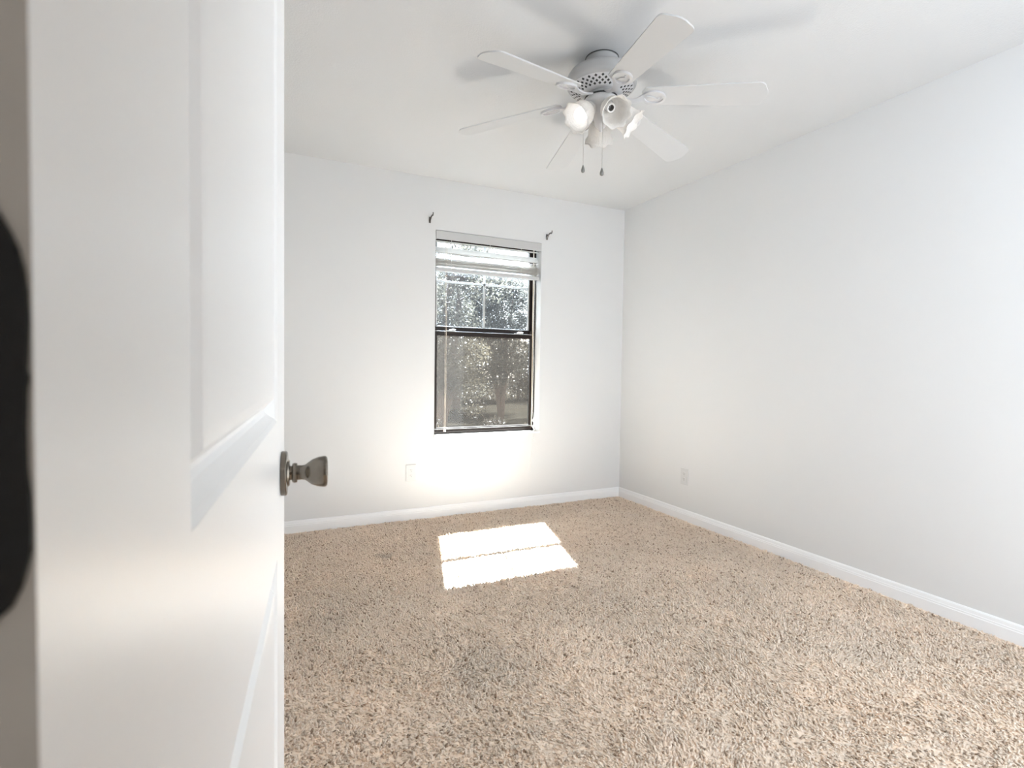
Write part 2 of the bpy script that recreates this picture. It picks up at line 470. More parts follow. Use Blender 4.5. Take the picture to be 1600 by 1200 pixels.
# lower sash (inner)
GX0, GX1 = WX0 + 0.045, WX1 - 0.047
bm = bmesh.new()
LZ0, LZ1 = WZ0 + 0.024, 1.385
box(bm, WX0 + 0.024, GX0, YG + 0.004, YG + 0.026, LZ0, LZ1)
box(bm, GX1 + 0.006, WX1 - 0.026, YG + 0.004, YG + 0.026, LZ0, LZ1)
box(bm, GX0, GX1 + 0.006, YG + 0.004, YG + 0.026, LZ0, LZ0 + 0.022)
box(bm, GX0, GX1 + 0.006, YG + 0.004, YG + 0.026, 1.325, 1.360)
wchild('lower_sash', bm, M_bronze, bevel=0.0015)
bm = bmesh.new(); box(bm, WX0 + 0.03, WX1 - 0.03, YG + 0.000, YG + 0.004, LZ0 + 0.011, LZ0 + 0.0145)
box(bm, WX0 + 0.03, WX1 - 0.03, YG + 0.000, YG + 0.004, 1.3565, 1.3590)
wchild('sash_lip', bm, M_bead)
bm = bmesh.new(); box(bm, GX0, GX1 + 0.006, YG + 0.013, YG + 0.016, LZ0 + 0.022, 1.325)
wchild('lower_glass', bm, M_glass)
bm = bmesh.new(); box(bm, GX0 - 0.01, GX1 + 0.012, YG + 0.052, YG + 0.053, LZ0, 1.36)
wchild('insect_screen', bm, M_screen)
# latches on the meeting rail
for cx in (1.285, 1.850):
    bm = bmesh.new()
    box(bm, cx - 0.035, cx + 0.035, YG - 0.004, YG + 0.012, 1.3600, 1.3640)
    lathe(bm, [(0.011, 0), (0.011, 0.006), (0.007, 0.009)], 16, Matrix.Translation((cx, YG + 0.004, 1.364)))
    tube(bm, [(cx, YG + 0.002, 1.371), (cx + 0.02, YG - 0.006, 1.374), (cx + 0.036, YG - 0.008, 1.371)], 0.003, 6)
    wchild('sash_latch', bm, M_latch)
# upper sash (outer)
bm = bmesh.new()
UZ0 = 1.362
YU = YG + 0.032
box(bm, WX0 + 0.022, GX0 - 0.004, YU, YU + 0.02, UZ0, WZ1 - 0.03)
box(bm, GX1 + 0.004, WX1 - 0.022, YU, YU + 0.02, UZ0, WZ1 - 0.03)
box(bm, GX0 - 0.004, GX1 + 0.004, YU, YU + 0.02, UZ0, UZ0 + 0.030)
box(bm, GX0 - 0.004, GX1 + 0.004, YU, YU + 0.02, WZ1 - 0.055, WZ1 - 0.03)
wchild('upper_sash', bm, M_bronze, bevel=0.0015)
# white glazing bead and muntins of the upper sash
bm = bmesh.new()
box(bm, GX0 - 0.004, GX0 + 0.006, YU + 0.001, YU + 0.012, UZ0 + 0.030, WZ1 - 0.055)
box(bm, GX1 - 0.008, GX1 + 0.004, YU + 0.001, YU + 0.012, UZ0 + 0.030, WZ1 - 0.055)
box(bm, GX0, GX1, YU + 0.001, YU + 0.012, UZ0 + 0.030, UZ0 + 0.036)
mxx = (GX0 + GX1) / 2
box(bm, mxx - 0.009, mxx + 0.009, YU + 0.004, YU + 0.012, UZ0 + 0.03, WZ1 - 0.055)
box(bm, GX0, GX1, YU + 0.004, YU + 0.012, 1.721, 1.739)
wchild('muntin', bm, M_bead, bevel=0.001)
bm = bmesh.new(); box(bm, GX0 - 0.003, GX1 + 0.003, YU + 0.013, YU + 0.015, UZ0 + 0.03, WZ1 - 0.055)
wchild('upper_glass', bm, M_glass)

# ---------------------------------------------------------------- raised blind
bl = thing('window_blind', (1.568, 3.73, 1.79), 'white slatted blind raised to the top of the window', 'blind')
def bchild(name, bm, m_, parent=bl, **k):
    o = obj(name, bm, m_, None, **k); o.parent = parent
    loc = Vector((1.568, 3.73, 1.79))
    o.matrix_parent_inverse = Matrix.Translation(-loc) if parent == bl else Matrix()
    return o
BX0, BX1 = WX0 + 0.008, WX1 - 0.008
bm = bmesh.new()
box(bm, WX0 + 0.003, WX1 - 0.003, YB - 0.004, YB + 0.003, 2.012, 2.072)
box(bm, WX0 + 0.003, WX0 + 0.010, YB + 0.003, YB + 0.02, 2.012, 2.072)
box(bm, WX1 - 0.010, WX1 - 0.003, YB + 0.003, YB + 0.02, 2.012, 2.072)
bchild('valance', bm, M_vinyl, bevel=0.001)
bm = bmesh.new(); box(bm, BX0, BX1, YB + 0.022, YB + 0.070, 2.034, 2.068)
bchild('headrail', bm, M_vinyl, bevel=0.001)
def slat(bm, z, tilt, yc=3.742, w=0.0245, x0=None, x1=None):
    x0 = x0 or BX0 + 0.004; x1 = x1 or BX1 - 0.004
    a = math.radians(tilt); th = 0.0012
    pr = []
    for t in (-1, -.5, 0, .5, 1):
        crown = 0.003 * (1 - t * t)
        pr.append((t * w * math.cos(a) - crown * math.sin(a), t * w * math.sin(a) + crown * math.cos(a)))
    lo = [[bm.verts.new((x, yc + p, z + q)) for p, q in pr] for x in (x0, x1)]
    hi = [[bm.verts.new((x, yc + p, z + q + th)) for p, q in pr] for x in (x0, x1)]
    for i in range(4):
        bm.faces.new((lo[0][i], lo[0][i + 1], lo[1][i + 1], lo[1][i]))
        bm.faces.new((hi[0][i], hi[1][i], hi[1][i + 1], hi[0][i + 1]))
    for e in (0, 4): bm.faces.new((lo[0][e], lo[1][e], hi[1][e], hi[0][e]))
    for s in (0, 1):
        for i in range(4): bm.faces.new((lo[s][i], lo[s][i + 1], hi[s][i + 1], hi[s][i]))
bm = bmesh.new()
for z, t in ((2.006, 25), (1.946, 58)): slat(bm, z, t, 3.738)
bchild('hanging_slats', bm, M_slat_thin)
bm = bmesh.new()
z = 1.924; k = 0
gaps = [0.013, 0.012, 0.011, 0.010, 0.007, 0.0055] + [0.0046] * 16
for g in gaps:
    slat(bm, z, random.uniform(-3, 3) + (6 if k < 4 else 0), 3.735 + random.uniform(-0.002, 0.002)); z -= g; k += 1
    if z < 1.822: break
bchild('slat_stack', bm, M_slat)
bm = bmesh.new(); box(bm, BX0 + 0.002, BX1 - 0.002, 3.710, 3.760, 1.789, 1.814)
bchild('bottom_rail', bm, M_vinyl, bevel=0.003)
# ladder cords in front of the stack
for x in (1.26, 1.568, 1.83):
    bm = bmesh.new(); tube(bm, [(x, 3.7085, 2.02), (x + 0.001, 3.7075, 1.9), (x, 3.7085, 1.80)], 0.0011, 5)
    bchild('ladder_cord', bm, M_wcord)
# tilt cords with tassels at the near side
for x, z1 in ((1.221, 0.640), (1.230, 0.650)):
    bm = bmesh.new(); pts = [(x + 0.0012 * math.sin(i * 1.3), 3.716 + 0.001 * math.cos(i), 2.0 - (2.0 - z1) * i / 14) for i in range(15)]
    tube(bm, pts, 0.0011, 5); cdr = bchild('tilt_cord', bm, M_cord)
    if x < 1.225:
        bm = bmesh.new(); lathe(bm, [(0.002, 0.022), (0.005, 0.019), (0.0065, 0.008), (0.009, 0.004), (0.009, -0.006), (0.006, -0.010)], 16, Matrix.Translation((x + 0.003, 3.716, 0.625)))
        o = obj('tassel', bm, M_tassel, None, smooth=True); o.parent = cdr
# lift cord with knot and tail hanging over the sill
bm = bmesh.new()
pts = [(1.957, 3.716, 1.95)] + [(1.957 + 0.0015 * math.sin(i), 3.722, 1.95 - 0.1 * i) for i in range(1, 13)] + [(1.956, 3.705, 0.69), (1.945, 3.680, 0.615)]
tube(bm, pts, 0.0015, 6)
for i in range(14):
    a = i * 0.9
pts = [(1.945, 3.6780, 0.615)] + [(1.941 + 0.0025 * math.sin(i * 0.9) - 0.0012 * i, 3.6815, 0.60 - 0.0235 * i) for i in range(15)]
tube(bm, pts, 0.0013, 6)
lc = bchild('lift_cord', bm, M_wcord)
bm = bmesh.new()
pts = [(1.951 + 0.009 * math.cos(a * 0.8), 3.694 + 0.006 * math.sin(a * 0.8), 0.700 - 0.0062 * a) for a in range(20)]
tube(bm, pts, 0.0026, 6)
pts = [(1.938 + 0.007 * math.cos(a), 3.675 + 0.004 * math.sin(a), 0.545 - 0.003 * a) for a in range(9)]
tube(bm, pts, 0.0022, 6)
o = obj('cord_knot', bm, M_wcord, None); o.parent = lc

# ---------------------------------------------------------------- curtain rod brackets
def bracket(x, z, label):
    t = thing('curtain_bracket', (x, YB, z), label, 'bracket', 'curtain rod brackets above the window')
    bm = bmesh.new(); prism(bm, [(-0.007, -0.024), (0.007, -0.024), (0.008, 0.0), (0.007, 0.02), (-0.007, 0.02), (-0.008, 0)], 0, 0.003,
                            Matrix(((1, 0, 0, 0), (0, 0, -1, 0), (0, 1, 0, 0), (0, 0, 0, 1))))
    obj('base_plate', bm, M_iron, t)
    bm = bmesh.new(); tube(bm, [(0, -0.002, -0.012), (0, -0.012, -0.002), (0, -0.028, 0.010), (0, -0.046, 0.018), (0, -0.062, 0.018)], [0.0055, 0.0055, 0.005, 0.0045, 0.004], 8)
    tube(bm, [(0, -0.055, 0.018), (0, -0.063, 0.012), (0, -0.074, 0.012), (0, -0.081, 0.020), (0, -0.081, 0.031)], 0.004, 8)
    obj('arm', bm, M_iron, t)
    return t
bracket(1.091, 2.140, 'small dark curtain rod bracket over the near upper corner of the window')
bracket(2.046, 2.130, 'small dark curtain rod bracket between the window and the room corner')

# ---------------------------------------------------------------- outlets
def outlet(loc, rz, label):
    t = thing('wall_outlet', loc, label, 'outlet', 'wall outlets'); t.rotation_euler = (0, 0, rz)
    # local: x along wall, -y into room
    bm = bmesh.new(); box(bm, -0.0375, 0.0375, -0.0060, 0, -0.060, 0.060)
    obj('cover_plate', bm, M_plastic, t, bevel=0.0025)
    for s in (-1, 1):
        bm = bmesh.new()
        pts = []
        for i in range(24):
            a = 2 * PI * i / 24
            pts.append((0.0165 * math.cos(a), max(-0.0125, min(0.0125, 0.0165 * math.sin(a)))))
        Mx = Matrix(((1, 0, 0, 0), (0, 0, -1, 0), (0, 1, 0, s * 0.0195), (0, 0, 0, 1)))
        prism(bm, pts, 0.005, 0.0075, Mx)
        rc = obj('receptacle', bm, M_plastic, t)
        bm = bmesh.new()
        box(bm, -0.0072, -0.0052, -0.0078, -0.0070, s * 0.0195 - 0.001, s * 0.0195 + 0.0075)
        box(bm, 0.0052, 0.0068, -0.0078, -0.0070, s * 0.0195 - 0.0005, s * 0.0195 + 0.0065)
        lathe(bm, [(0.0026, 0.0070), (0.0026, 0.0078)], 12, Mx @ Matrix.Translation((0, -0.007, 0)))
        obj('socket_hole', bm, M_slot, rc)
    bm = bmesh.new(); lathe(bm, [(0.003, 0.005), (0.003, 0.0068)], 12, Matrix(((1, 0, 0, 0), (0, 0, -1, 0), (0, 1, 0, 0), (0, 0, 0, 1))))
    obj('screw', bm, M_chain, t)
outlet((0.968, YB, 0.333), 0, 'white double outlet on the wall under the window')
outlet((XR, 2.918, 0.317), -PI / 2, 'white double outlet low on the long plain wall beside the room corner')

# ---------------------------------------------------------------- open door
DA = math.radians(5.653)
DW, DT, DH = 0.76, 0.035, 2.03
door = thing('door_1', (-0.04184, 0.13919, 0.018), 'white panelled door standing open beside the viewpoint', 'door', kind='structure')
# local frame: x = away from hinge along the door, y = out of the visible face (towards the room), z up
dvec = Vector((math.sin(DA), math.cos(DA), 0)); nvec = Vector((dvec.y, -dvec.x, 0))
# build mesh coordinates through a matrix: local (s, q, z) -> s*dvec + q*nvec
DM = Matrix(((dvec.x, nvec.x, 0, 0), (dvec.y, nvec.y, 0, 0), (0, 0, 1, 0), (0, 0, 0, 1)))
def dP(s, q, z): return DM @ Vector((s, q, z - 0.018))
PROF = [(0.0, 0.0), (0.005, -0.0030), (0.012, -0.0120), (0.016, -0.0145), (0.020, -0.0140), (0.028, -0.0060), (0.033, -0.0012), (0.041, -0.0005)]
S0, S1 = 0.136, DW - 0.136
PANELS = [(0.24, 0.838), (1.021, 1.905)]
bm = bmesh.new()
def quad(bm, *ps): return bm.faces.new([bm.verts.new(p) for p in ps])
zt = [0.018] + [z for p in PANELS for z in p] + [0.018 + DH]
def face_side(q0, sgn):
    def P(s, d, z): return dP(s, q0 + sgn * d, z)
    for z0, z1 in zip(zt[:-1], zt[1:]):
        quad(bm, P(0, 0, z0), P(S0, 0, z0), P(S0, 0, z1), P(0, 0, z1))
        quad(bm, P(S1, 0, z0), P(DW, 0, z0), P(DW, 0, z1), P(S1, 0, z1))
    for i in (0, 2, 4):
        quad(bm, P(S0, 0, zt[i]), P(S1, 0, zt[i]), P(S1, 0, zt[i + 1]), P(S0, 0, zt[i + 1]))
    for z0, z1 in PANELS:
        for (a, da), (b, db) in zip(PROF, PROF[1:]):
            A = [P(S0 + a, da, z0 + a), P(S1 - a, da, z0 + a), P(S1 - a, da, z1 - a), P(S0 + a, da, z1 - a)]
            B = [P(S0 + b, db, z0 + b), P(S1 - b, db, z0 + b), P(S1 - b, db, z1 - b), P(S0 + b, db, z1 - b)]
            for k in range(4): quad(bm, A[k], A[(k + 1) % 4], B[(k + 1) % 4], B[k])
        quad(bm, *B)
face_side(0, 1); face_side(-DT, -1)
nf0 = len(bm.faces)
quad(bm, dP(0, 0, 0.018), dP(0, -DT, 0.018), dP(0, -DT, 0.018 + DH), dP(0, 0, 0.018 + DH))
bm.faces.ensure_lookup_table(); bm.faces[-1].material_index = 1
quad(bm, dP(DW, 0, 0.018), dP(DW, -DT, 0.018), dP(DW, -DT, 0.018 + DH), dP(DW, 0, 0.018 + DH))
quad(bm, dP(0, 0, 0.018), dP(DW, 0, 0.018), dP(DW, -DT, 0.018), dP(0, -DT, 0.018))
z1 = 0.018 + DH
quad(bm, dP(0, 0, z1), dP(DW, 0, z1), dP(DW, -DT, z1), dP(0, -DT, z1))
bmesh.ops.remove_doubles(bm, verts=bm.verts, dist=1e-5)
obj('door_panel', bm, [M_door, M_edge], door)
# knobs on both faces
KP = [(0.0, 0.0300), (0.0008, 0.0323), (0.0065, 0.0323), (0.0082, 0.0305), (0.0090, 0.0200), (0.0115, 0.0180), (0.0120, 0.0105), (0.0145, 0.0102),
      (0.0150, 0.0135), (0.0180, 0.0145), (0.0215, 0.0140), (0.0222, 0.0108), (0.0280, 0.0104), (0.0325, 0.0112), (0.0360, 0.0140), (0.0420, 0.0185),
      (0.0500, 0.0215), (0.0580, 0.0229), (0.0610, 0.0226), (0.0632, 0.0205), (0.0640, 0.0150), (0.0642, 0.0010)]
def knob(sgn, q0):
    bm = bmesh.new()
    o0 = dP(DW - 0.062, q0, 0.9385)
    ax = nvec * sgn
    a = Vector((0, 0, 1)); b = ax.cross(a)
    Mx = Matrix(((a.x, b.x, ax.x, o0.x), (a.y, b.y, ax.y, o0.y), (a.z, b.z, ax.z, o0.z), (0, 0, 0, 1)))
    lathe(bm, [(r, t) for t, r in KP], 48, Mx)
    k = obj('door_knob', bm, M_nickel, door, smooth=True, angle=35)
    k['label'] = 'tarnished nickel door knob'
knob(1, 0.0); knob(-1, -DT)
# hinge leaf let into the door's hinge edge (irregular where paint and mortise meet it)
outl = [(-0.0305, 1.1255), (-0.0062, 1.1283), (-0.0049, 1.1272), (-0.0032, 1.1238), (-0.0019, 1.1205), (-0.0010, 1.1165), (-0.00045, 1.112), (-0.00030, 1.106),
        (-0.0005, 1.100), (-0.00075, 1.0962), (-0.00035, 1.0945), (-0.0008, 1.0920), (-0.00105, 1.084), (-0.0010, 1.0765), (-0.0004, 1.0700), (-0.00015, 1.0640),
        (-0.0003, 1.0590), (-0.0012, 1.0555), (-0.0022, 1.0515), (-0.0038, 1.0478), (-0.0055, 1.0460), (-0.0070, 1.0452), (-0.0305, 1.0475)]
bm = bmesh.new()
lo = [bm.verts.new(dP(0.0018, q, z)) for q, z in outl]; hi = [bm.verts.new(dP(-0.0012, q, z)) for q, z in outl]
bm.faces.new(lo); bm.faces.new(hi[::-1])
for i in range(len(outl)):
    j = (i + 1) % len(outl); bm.faces.new((lo[i], lo[j], hi[j], hi[i]))
hg = obj('hinge_leaf', bm, M_hinge, door); hg['label'] = 'black hinge leaf with rounded corners'
bm = bmesh.new()
for i in range(5):
    z = 1.0465 + i * 0.0162
    c = dP(-0.004, -DT - 0.004, z)
    lathe(bm, [(0.0062, 0), (0.0065, 0.0008), (0.0065, 0.0148), (0.0062, 0.0156)], 16, Matrix.Translation(c))
o = obj('hinge_knuckle', bm, M_hinge, None, smooth=True, angle=40); o.parent = hg

# ---------------------------------------------------------------- ceiling fan
FX, FY = 1.3407, 1.9529
fan = thing('ceiling_fan', (FX, FY, 2.44), 'white six-blade ceiling fan with a cluster of frosted glass lamps', 'ceiling fan')
def fz(z): return z - 2.44
def fchild(name, bm, m_, parent=fan, **k): return obj(name, bm, m_, parent, **k)
bm = bmesh.new(); lathe(bm, [(0.071, fz(2.4395)), (0.071, fz(2.436)), (0.068, fz(2.436)), (0.068, fz(2.402)), (0.075, fz(2.396))], 56)
fchild('canopy', bm, M_house, smooth=True, angle=40)
bm = bmesh.new(); lathe(bm, [(0.0725, fz(2.4398)), (0.0725, fz(2.4365))], 56)
fchild('canopy_gap', bm, M_dark)
bm = bmesh.new(); lathe(bm, [(0.050, fz(2.402)), (0.080, fz(2.400)), (0.088, fz(2.395)), (0.095, fz(2.392)), (0.120, fz(2.384)), (0.138, fz(2.373)), (0.147, fz(2.360)),
                             (0.1495, fz(2.350)), (0.1490, fz(2.336)), (0.1500, fz(2.333)), (0.1490, fz(2.322)), (0.143, fz(2.3145)), (0.136, fz(2.311))], 64)
fchild('motor_housing', bm, M_house, smooth=True, angle=40)
# vented ring under the motor: white cone with rows of diamond holes
bm = bmesh.new(); lathe(bm, [(0.137, fz(2.3115)), (0.134, fz(2.309)), (0.090, fz(2.288)), (0.084, fz(2.286)), (0.060, fz(2.286))], 64)
vr = fchild('vent_ring', bm, M_fan, smooth=True, angle=30)
bm = bmesh.new()
nd = 28
for row in range(4):
    rr = 0.0960 + row * 0.0110
    for i in range(nd):
        a = 2 * PI * (i + 0.5 * (row % 2)) / nd
        zc = fz(2.288 + (rr - 0.090) * (0.021 / 0.044)) - 0.0007
        dr = 0.0064; da = 0.0066 / rr
        pts = [(rr - dr, a), (rr, a + da), (rr + dr, a), (rr, a - da)]
        v = [bm.verts.new((r * math.cos(t), r * math.sin(t), zc + (r - rr) * 0.477)) for r, t in pts]
        bm.faces.new(v)
obj('vent_hole', bm, M_dark, vr)
bm = bmesh.new(); lathe(bm, [(0.062, fz(2.287)), (0.062, fz(2.262)), (0.052, fz(2.258))], 48)
fchild('flywheel', bm, mat('flywheel_grey', (0.35, 0.35, 0.35), 0.4))

# blades
BZ0 = 2.2790
DROOP = math.atan2(2.2790 - 2.200, 0.662)
def blade_shape():
    # x along the blade, y width
    L0, L1 = 0.175, 0.668
    w0, w1 = 0.050, 0.0665
    pts = []
    def arc(cx, cy, r, a0, a1, n=6):
        for i in range(n + 1):
            a = a0 + (a1 - a0) * i / n; pts.append((cx + r * math.cos(a), cy + r * math.sin(a)))
    r = 0.030
    pts.append((L0, -w0 * 0.55)); pts.append((L0 + 0.018, -w0))
    arc(L1 - 0.012 - r, -w1 + r, r, -PI / 2, -0.2)
    pts.append((L1 - 0.003, -w1 * 0.3)); pts.append((L1, 0)); pts.append((L1 - 0.003, w1 * 0.3))
    arc(L1 - 0.012 - r, w1 - r, r, 0.2, PI / 2)
    pts.append((L0 + 0.018, w0)); pts.append((L0, w0 * 0.55))
    return pts
PITCH = math.radians(-12.5)
bm = bmesh.new(); prism(bm, blade_shape(), -0.003, 0.003)
blade_me = None
def iron_mesh():
    bm = bmesh.new()
    # medallion: raised oval rim with a thin plate, fixed under the blade root
    n = 36; cx, a, b = 0.225, 0.049, 0.039
    rim = []
    for i in range(n):
        t = 2 * PI * i / n
        rim.append((cx + a * math.cos(t), b * math.sin(t)))
    for i in range(n):
        pass
    ri = [(cx + (a - 0.010) * math.cos(2 * PI * i / n), (b - 0.010) * math.sin(2 * PI * i / n)) for i in range(n)]
    def ring(pts, z): return [bm.verts.new((x, y, z)) for x, y in pts]
    o1 = ring(rim, -0.0032); o2 = ring(rim, -0.0125); i2 = ring(ri, -0.0125); i1 = ring(ri, -0.0055)
    for A, B in ((o1, o2), (o2, i2), (i2, i1)):
        for k in range(n):
            j = (k + 1) % n; bm.faces.new((A[k], A[j], B[j], B[k]))
    bm.faces.new(i1)
    # scroll in the middle
    tube(bm, [(cx - 0.03, -0.010, -0.008), (cx - 0.005, -0.004, -0.008), (cx + 0.008, 0.008, -0.008), (cx + 0.020, 0.004, -0.008)], 0.0035, 8)
    # arm from the medallion back to the motor
    pts = [(0.182, 0.0, -0.008), (0.165, 0.004, -0.012), (0.145, 0.010, -0.016), (0.120, 0.010, -0.014), (0.096, 0.004, -0.008), (0.070, 0.0, -0.002)]
    wd = [0.022, 0.016, 0.013, 0.012, 0.012, 0.014]
    pv = None
    for (x, y, z), w in zip(pts, wd):
        v = [bm.verts.new((x, y + w, z + 0.003)), bm.verts.new((x, y + w, z - 0.003)), bm.verts.new((x, y, z - 0.007)), bm.verts.new((x, y - w, z - 0.003)), bm.verts.new((x, y - w, z + 0.003))]
        if pv:
            for k in range(5):
                j = (k + 1) % 5; bm.faces.new((pv[k], pv[j], v[j], v[k]))
        else: bm.faces.new(v)
        pv = v
    bm.faces.new(pv[::-1])
    return bm
A0 = math.radians(-102.84)
BO = obj('fan_blade', bm, M_blade, fan, bevel=0.0015)
IO = obj('blade_iron', iron_mesh(), M_fan, BO, smooth=True, angle=40)
for i in range(6):
    if i: 
        b_ = BO.copy(); C.objects.link(b_); b_.parent = fan
        i_ = IO.copy(); C.objects.link(i_); i_.parent = b_
    else: b_ = BO
    b_.matrix_local = Matrix.Translation((0, 0, fz(BZ0))) @ Matrix.Rotation(A0 + i * PI / 3, 4, 'Z') @ Matrix.Rotation(DROOP, 4, 'Y') @ Matrix.Rotation(PITCH, 4, 'X')

# light kit
bm = bmesh.new(); lathe(bm, [(0.045, fz(2.262)), (0.050, fz(2.264)), (0.071, fz(2.264)), (0.0735, fz(2.260)), (0.0735, fz(2.250)), (0.066, fz(2.238)), (0.054, fz(2.228)), (0.046, fz(2.222)),
                             (0.040, fz(2.205)), (0.030, fz(2.190)), (0.026, fz(2.160)), (0.020, fz(2.148)), (0.010, fz(2.140)), (0.006, fz(2.128)), (0.001, fz(2.126))], 56)
lk = fchild('light_kit', bm, M_fan, smooth=True, angle=45)
bm = bmesh.new(); lathe(bm, [(0.060, fz(2.2705)), (0.0725, fz(2.2705)), (0.0725, fz(2.2640)), (0.060, fz(2.2640))], 48)
obj('kit_gap', bm, M_dark, lk)

def shade_mesh():
    bm = bmesh.new()
    prof = [(0.000, 0.0225), (0.006, 0.026), (0.014, 0.035), (0.026, 0.044), (0.040, 0.0495), (0.056, 0.0515), (0.070, 0.0520), (0.082, 0.0545), (0.092, 0.0600), (0.098, 0.0650)]
    seg = 72; rings = []
    def ringset(off, th):
        out = []
        for k, (t, r) in enumerate(prof):
            w = max(0, (t - 0.055) / 0.043)
            ring = []
            for i in range(seg):
                a = 2 * PI * i / seg
                lob = math.cos(8 * a)
                rr = r + off + w * w * 0.0030 * lob
                tt = t + w * 0.0035 * lob
                ring.append(bm.verts.new((rr * math.cos(a), rr * math.sin(a), tt)))
            out.append(ring)
        return out
    A = ringset(0, 0); B = ringset(-0.0028, 0)
    for R in (A, B):
        for a, b in zip(R, R[1:]):
            for i in range(seg):
                j = (i + 1) % seg; bm.faces.new((a[i], a[j], b[j], b[i]))
    for k in (0, -1):
        for i in range(seg):
            j = (i + 1) % seg; bm.faces.new((A[k][i], A[k][j], B[k][j], B[k][i]))
    return bm
TILT = math.radians(39)
SH = obj('lamp_shade', shade_mesh(), M_shade, lk, smooth=True)
bm = bmesh.new(); lathe(bm, [(0.012, -0.040), (0.016, -0.030), (0.018, -0.012), (0.030, -0.004), (0.030, 0.002), (0.026, 0.004)], 32)
HO = obj('shade_holder', bm, M_fan, SH, smooth=True, angle=40)
# open socket of the lamps without a bulb
def socket_mesh():
    bm = bmesh.new(); lathe(bm, [(0.0185, 0.002), (0.0185, 0.036), (0.0170, 0.038), (0.0128, 0.036), (0.0128, 0.010), (0.0060, 0.009), (0.0055, 0.013), (0.001, 0.0135)], 32, cap=False)
    return bm
M_bulb = emit('bulb_glow', (0.99, 0.99, 1.0), 1.1)
AZ = [-97, -36, 58, 187]
for i, az in enumerate(AZ):
    if i == 0: s_, h_ = SH, HO
    else:
        s_ = SH.copy(); C.objects.link(s_); s_.parent = lk
        h_ = HO.copy(); C.objects.link(h_); h_.parent = s_
    a = math.radians(az)
    ax = Vector((math.cos(a) * math.cos(TILT), math.sin(a) * math.cos(TILT), -math.sin(TILT)))
    loc = Vector((math.cos(a) * 0.064, math.sin(a) * 0.064, fz(2.212)))
    s_.matrix_local = Matrix.Translation(loc) @ ax.to_track_quat('Z', 'Y').to_matrix().to_4x4() @ Matrix.Rotation(0.25 * i, 4, 'Z')
    if az in (-36, 187):
        bm = bmesh.new()
        lathe(bm, [(0.012, 0.004), (0.0135, 0.020), (0.019, 0.032), (0.0265, 0.046), (0.0295, 0.058), (0.0285, 0.070), (0.0225, 0.080), (0.012, 0.0865), (0.001, 0.088)], 20)
        bo = obj('light_bulb', bm, M_bulb, s_, smooth=True)
    else:
        so = obj('lamp_socket', socket_mesh(), M_socket, s_, smooth=True, angle=40)
        bm = bmesh.new(); lathe(bm, [(0.0127, 0.034), (0.0127, 0.011), (0.0065, 0.011)], 24, cap=False); lathe(bm, [(0.0035, 0.018), (0.0035, 0.0125)], 12)
        obj('socket_thread', bm, M_sockin, so, smooth=True, angle=40)
# pull chains
rgt = Vector((0.903, -0.429, 0))
for off, fwd, z0, z1 in ((-0.072, 0.015, 2.235, 1.985), (0.003, -0.035, 2.225, 1.955)):
    p = rgt * off + Vector((0.43, 0.902, 0)) * fwd
    bm = bmesh.new(); tube(bm, [(p.x, p.y, fz(z0)), (p.x, p.y, fz(z1))], 0.0011, 6)
    ch = obj('pull_chain', bm, M_chain, fan)
    bm = bmesh.new(); lathe(bm, [(0.002, 0.026), (0.0050, 0.018), (0.0080, 0.008), (0.0088, 0.002), (0.0070, -0.004), (0.002, -0.007)], 16, Matrix.Translation((p.x, p.y, fz(z1) - 0.022)))
    obj('pull_fob', bm, M_fob, ch, smooth=True)

# ---------------------------------------------------------------- added fill lamp in the hallway, unseen behind the viewpoint
hl = thing('added_hall_lamp', (0.5, -1.1, H), 'added round fill lamp in the hallway, out of view', 'ceiling lamp')
bm = bmesh.new(); lathe(bm, [(0.15, 0), (0.15, -0.03), (0.14, -0.035)], 32); obj('lamp_base', bm, M_fan, hl, smooth=True, angle=40)
bm = bmesh.new(); lathe(bm, [(0.135, -0.034), (0.125, -0.06), (0.09, -0.082), (0.04, -0.092), (0.001, -0.094)], 32)
obj('diffuser', bm, emit('hall_fill_glow', (1, 0.96, 0.92), HALL_FILL_W), hl, smooth=True)

# ---------------------------------------------------------------- outdoors
bm = bmesh.new(); box(bm, -30, 45, YB + WT + 0.02, 60, -0.5, -0.32)
tag(obj('ground', bm, mat('dry_grass', (0.0075, 0.0065, 0.005), 0.95, noise_amt=0.4, noise_scale=3, spec=0.0)), 'dry ground outside the window', 'ground', kind='structure')

def leaves_mesh(name, centers, radii, n, size, m_, parent, seed, flat=0.8):
    r = np.random.default_rng(seed)
    centers = np.array(centers, float); radii = np.array(radii, float)
    w = radii ** 2; idx = r.choice(len(centers), n, p=w / w.sum())
    d = r.normal(size=(n, 3)); d /= np.linalg.norm(d, axis=1)[:, None]
    rad = radii[idx] * r.uniform(0.35, 1.05, n) ** 0.6
    P = centers[idx] + d * rad[:, None] * np.array([1, 1, flat])
    u = r.normal(size=(n, 3)); u /= np.linalg.norm(u, axis=1)[:, None]
    v = np.cross(u, r.normal(size=(n, 3))); v /= np.linalg.norm(v, axis=1)[:, None]
    nn = np.cross(u, v)
    s = size * r.uniform(0.6, 1.4, n)[:, None]
    V = np.stack([P - u * s, P + v * s * 0.38 + nn * s * 0.12, P + u * s, P - v * s * 0.38 + nn * s * 0.12], 1).astype(np.float32)
    me = bpy.data.meshes.new(name)
    me.vertices.add(n * 4); me.vertices.foreach_set('co', V.reshape(-1))
    F = (np.array([0, 1, 2, 0, 2, 3])[None] + (np.arange(n) * 4)[:, None]).ravel().astype(np.int32)
    me.loops.add(F.size); me.loops.foreach_set('vertex_index', F)
    me.polygons.add(n * 2); me.polygons.foreach_set('loop_start', (np.arange(n * 2) * 3).astype(np.int32))
    me.update(calc_edges=True); me.materials.append(m_)
    o = bpy.data.objects.new(name, me); C.objects.link(o); o.parent = parent
    return o

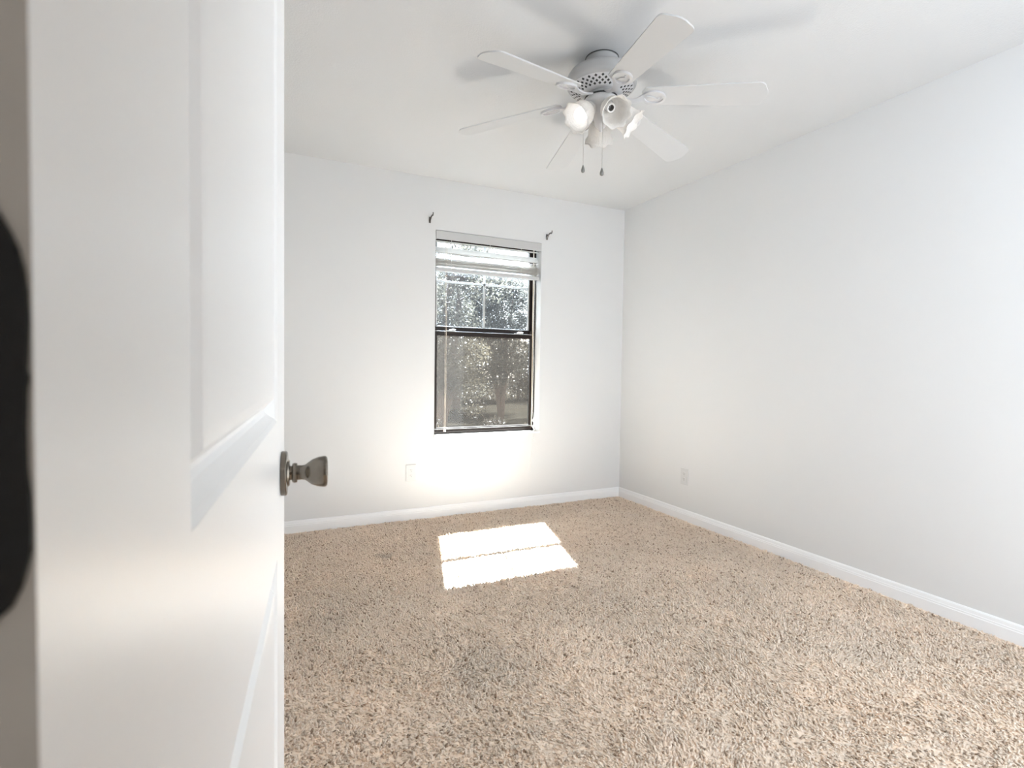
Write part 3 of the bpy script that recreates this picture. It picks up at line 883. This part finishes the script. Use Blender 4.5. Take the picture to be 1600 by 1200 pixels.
def tree(loc, label, h, spread, n, m_, seed, trunks, tr=0.14, crown0=0.9, leaf=0.05):
    t = thing('oak_tree', (loc[0], loc[1], -0.32), label, 'tree', 'trees outside the window')
    r = random.Random(seed)
    bm = bmesh.new(); cs = []; rs = []
    for (dx, dy) in trunks:
        pts = [Vector((0, 0, 0))]; k = 6
        for i in range(1, k + 1):
            f = i / k
            pts.append(Vector((dx * f * spread + r.uniform(-.06, .06), dy * f * spread + r.uniform(-.06, .06), h * 0.7 * f)))
        tube(bm, pts, [tr * (1 - 0.8 * i / k) for i in range(k + 1)], 10)
        for i in range(2, k + 1):
            for _ in range(3):
                q = pts[i] + Vector((r.uniform(-1, 1), r.uniform(-1, 1), r.uniform(0.1, 0.8))) * spread * 0.5
                tube(bm, [pts[i], (pts[i] + q) / 2 + Vector((0, 0, .08)), q], [tr * 0.3, tr * 0.2, tr * 0.08], 6)
                cs.append(q); rs.append(spread * r.uniform(0.28, 0.5))
    obj('trunk', bm, M_bark, t, smooth=True)
    for _ in range(14):
        cs.append(Vector((r.uniform(-1, 1) * spread, r.uniform(-1, 1) * spread, r.uniform(crown0, h)))); rs.append(spread * r.uniform(0.25, 0.45))
    leaves_mesh('foliage', [tuple(c) for c in cs], rs, n, leaf, m_, t, seed)
    return t
tree((2.95, 9.2), 'multi-stemmed oak nearest the window, trunks forking near the ground', 4.2, 0.9, 20000, M_leafA, 3, [(-0.45, 0.1), (0.45, 0.2), (0.05, -0.2)], 0.13, 0.3, 0.028)
tree((5.6, 12.4), 'broad oak with slender trunks seen through the middle of the window', 4.8, 1.25, 36000, M_leafB, 5, [(0.2, 0.0), (-0.35, 0.2)], 0.08, 0.2, 0.034)
tree((5.9, 16.7), 'tall pale tree standing behind the two nearer oaks', 6.2, 1.6, 26000, M_leafB, 9, [(0.1, 0.1), (-0.2, 0)], 0.14, 0.3, 0.045)
for k, (x, lab) in enumerate(((2.15, 'low round shrub outside the window, beside the forked oak trunks'), (3.05, 'low round shrub in the middle of the window foot'), (3.95, 'low round shrub nearest the blind cord side of the window'))):
    t = thing('garden_shrub', (x, 6.9, -0.32), lab, 'shrub', 'low shrubs outside the window')
    cc = [(random.uniform(-.28, .28), random.uniform(-.28, .28), random.uniform(0.15, 0.62)) for _ in range(12)]
    leaves_mesh('foliage', cc, [random.uniform(0.14, 0.2) for _ in cc], 5000, 0.020, M_leafC, t, 40 + k)
    bm = bmesh.new()
    for c in cc[:6]: tube(bm, [(0, 0, 0), (c[0] * .5, c[1] * .5, c[2] * .6), c], [0.012, 0.009, 0.004], 5)
    obj('woody_stems', bm, M_bark, t)
hs = thing('shrub_hedge', (7.5, 21.0, -0.32), 'long dense hedge closing off the yard outside the window', 'hedge')
hc = [(random.uniform(-5.5, 6.5), random.uniform(-0.7, 0.7), random.uniform(0.2, 3.6)) for _ in range(130)]
leaves_mesh('foliage', hc, [random.uniform(0.5, 0.9) for _ in hc], 42000, 0.075, M_leafC, hs, 21)
bm = bmesh.new()
for i in range(14):
    x = -5.3 + i * 0.9; tube(bm, [(x, 0, 0), (x + 0.1, 0.1, 1.2), (x - 0.1, 0, 2.4)], [0.07, 0.05, 0.02], 6)
obj('woody_stems', bm, M_bark, hs)
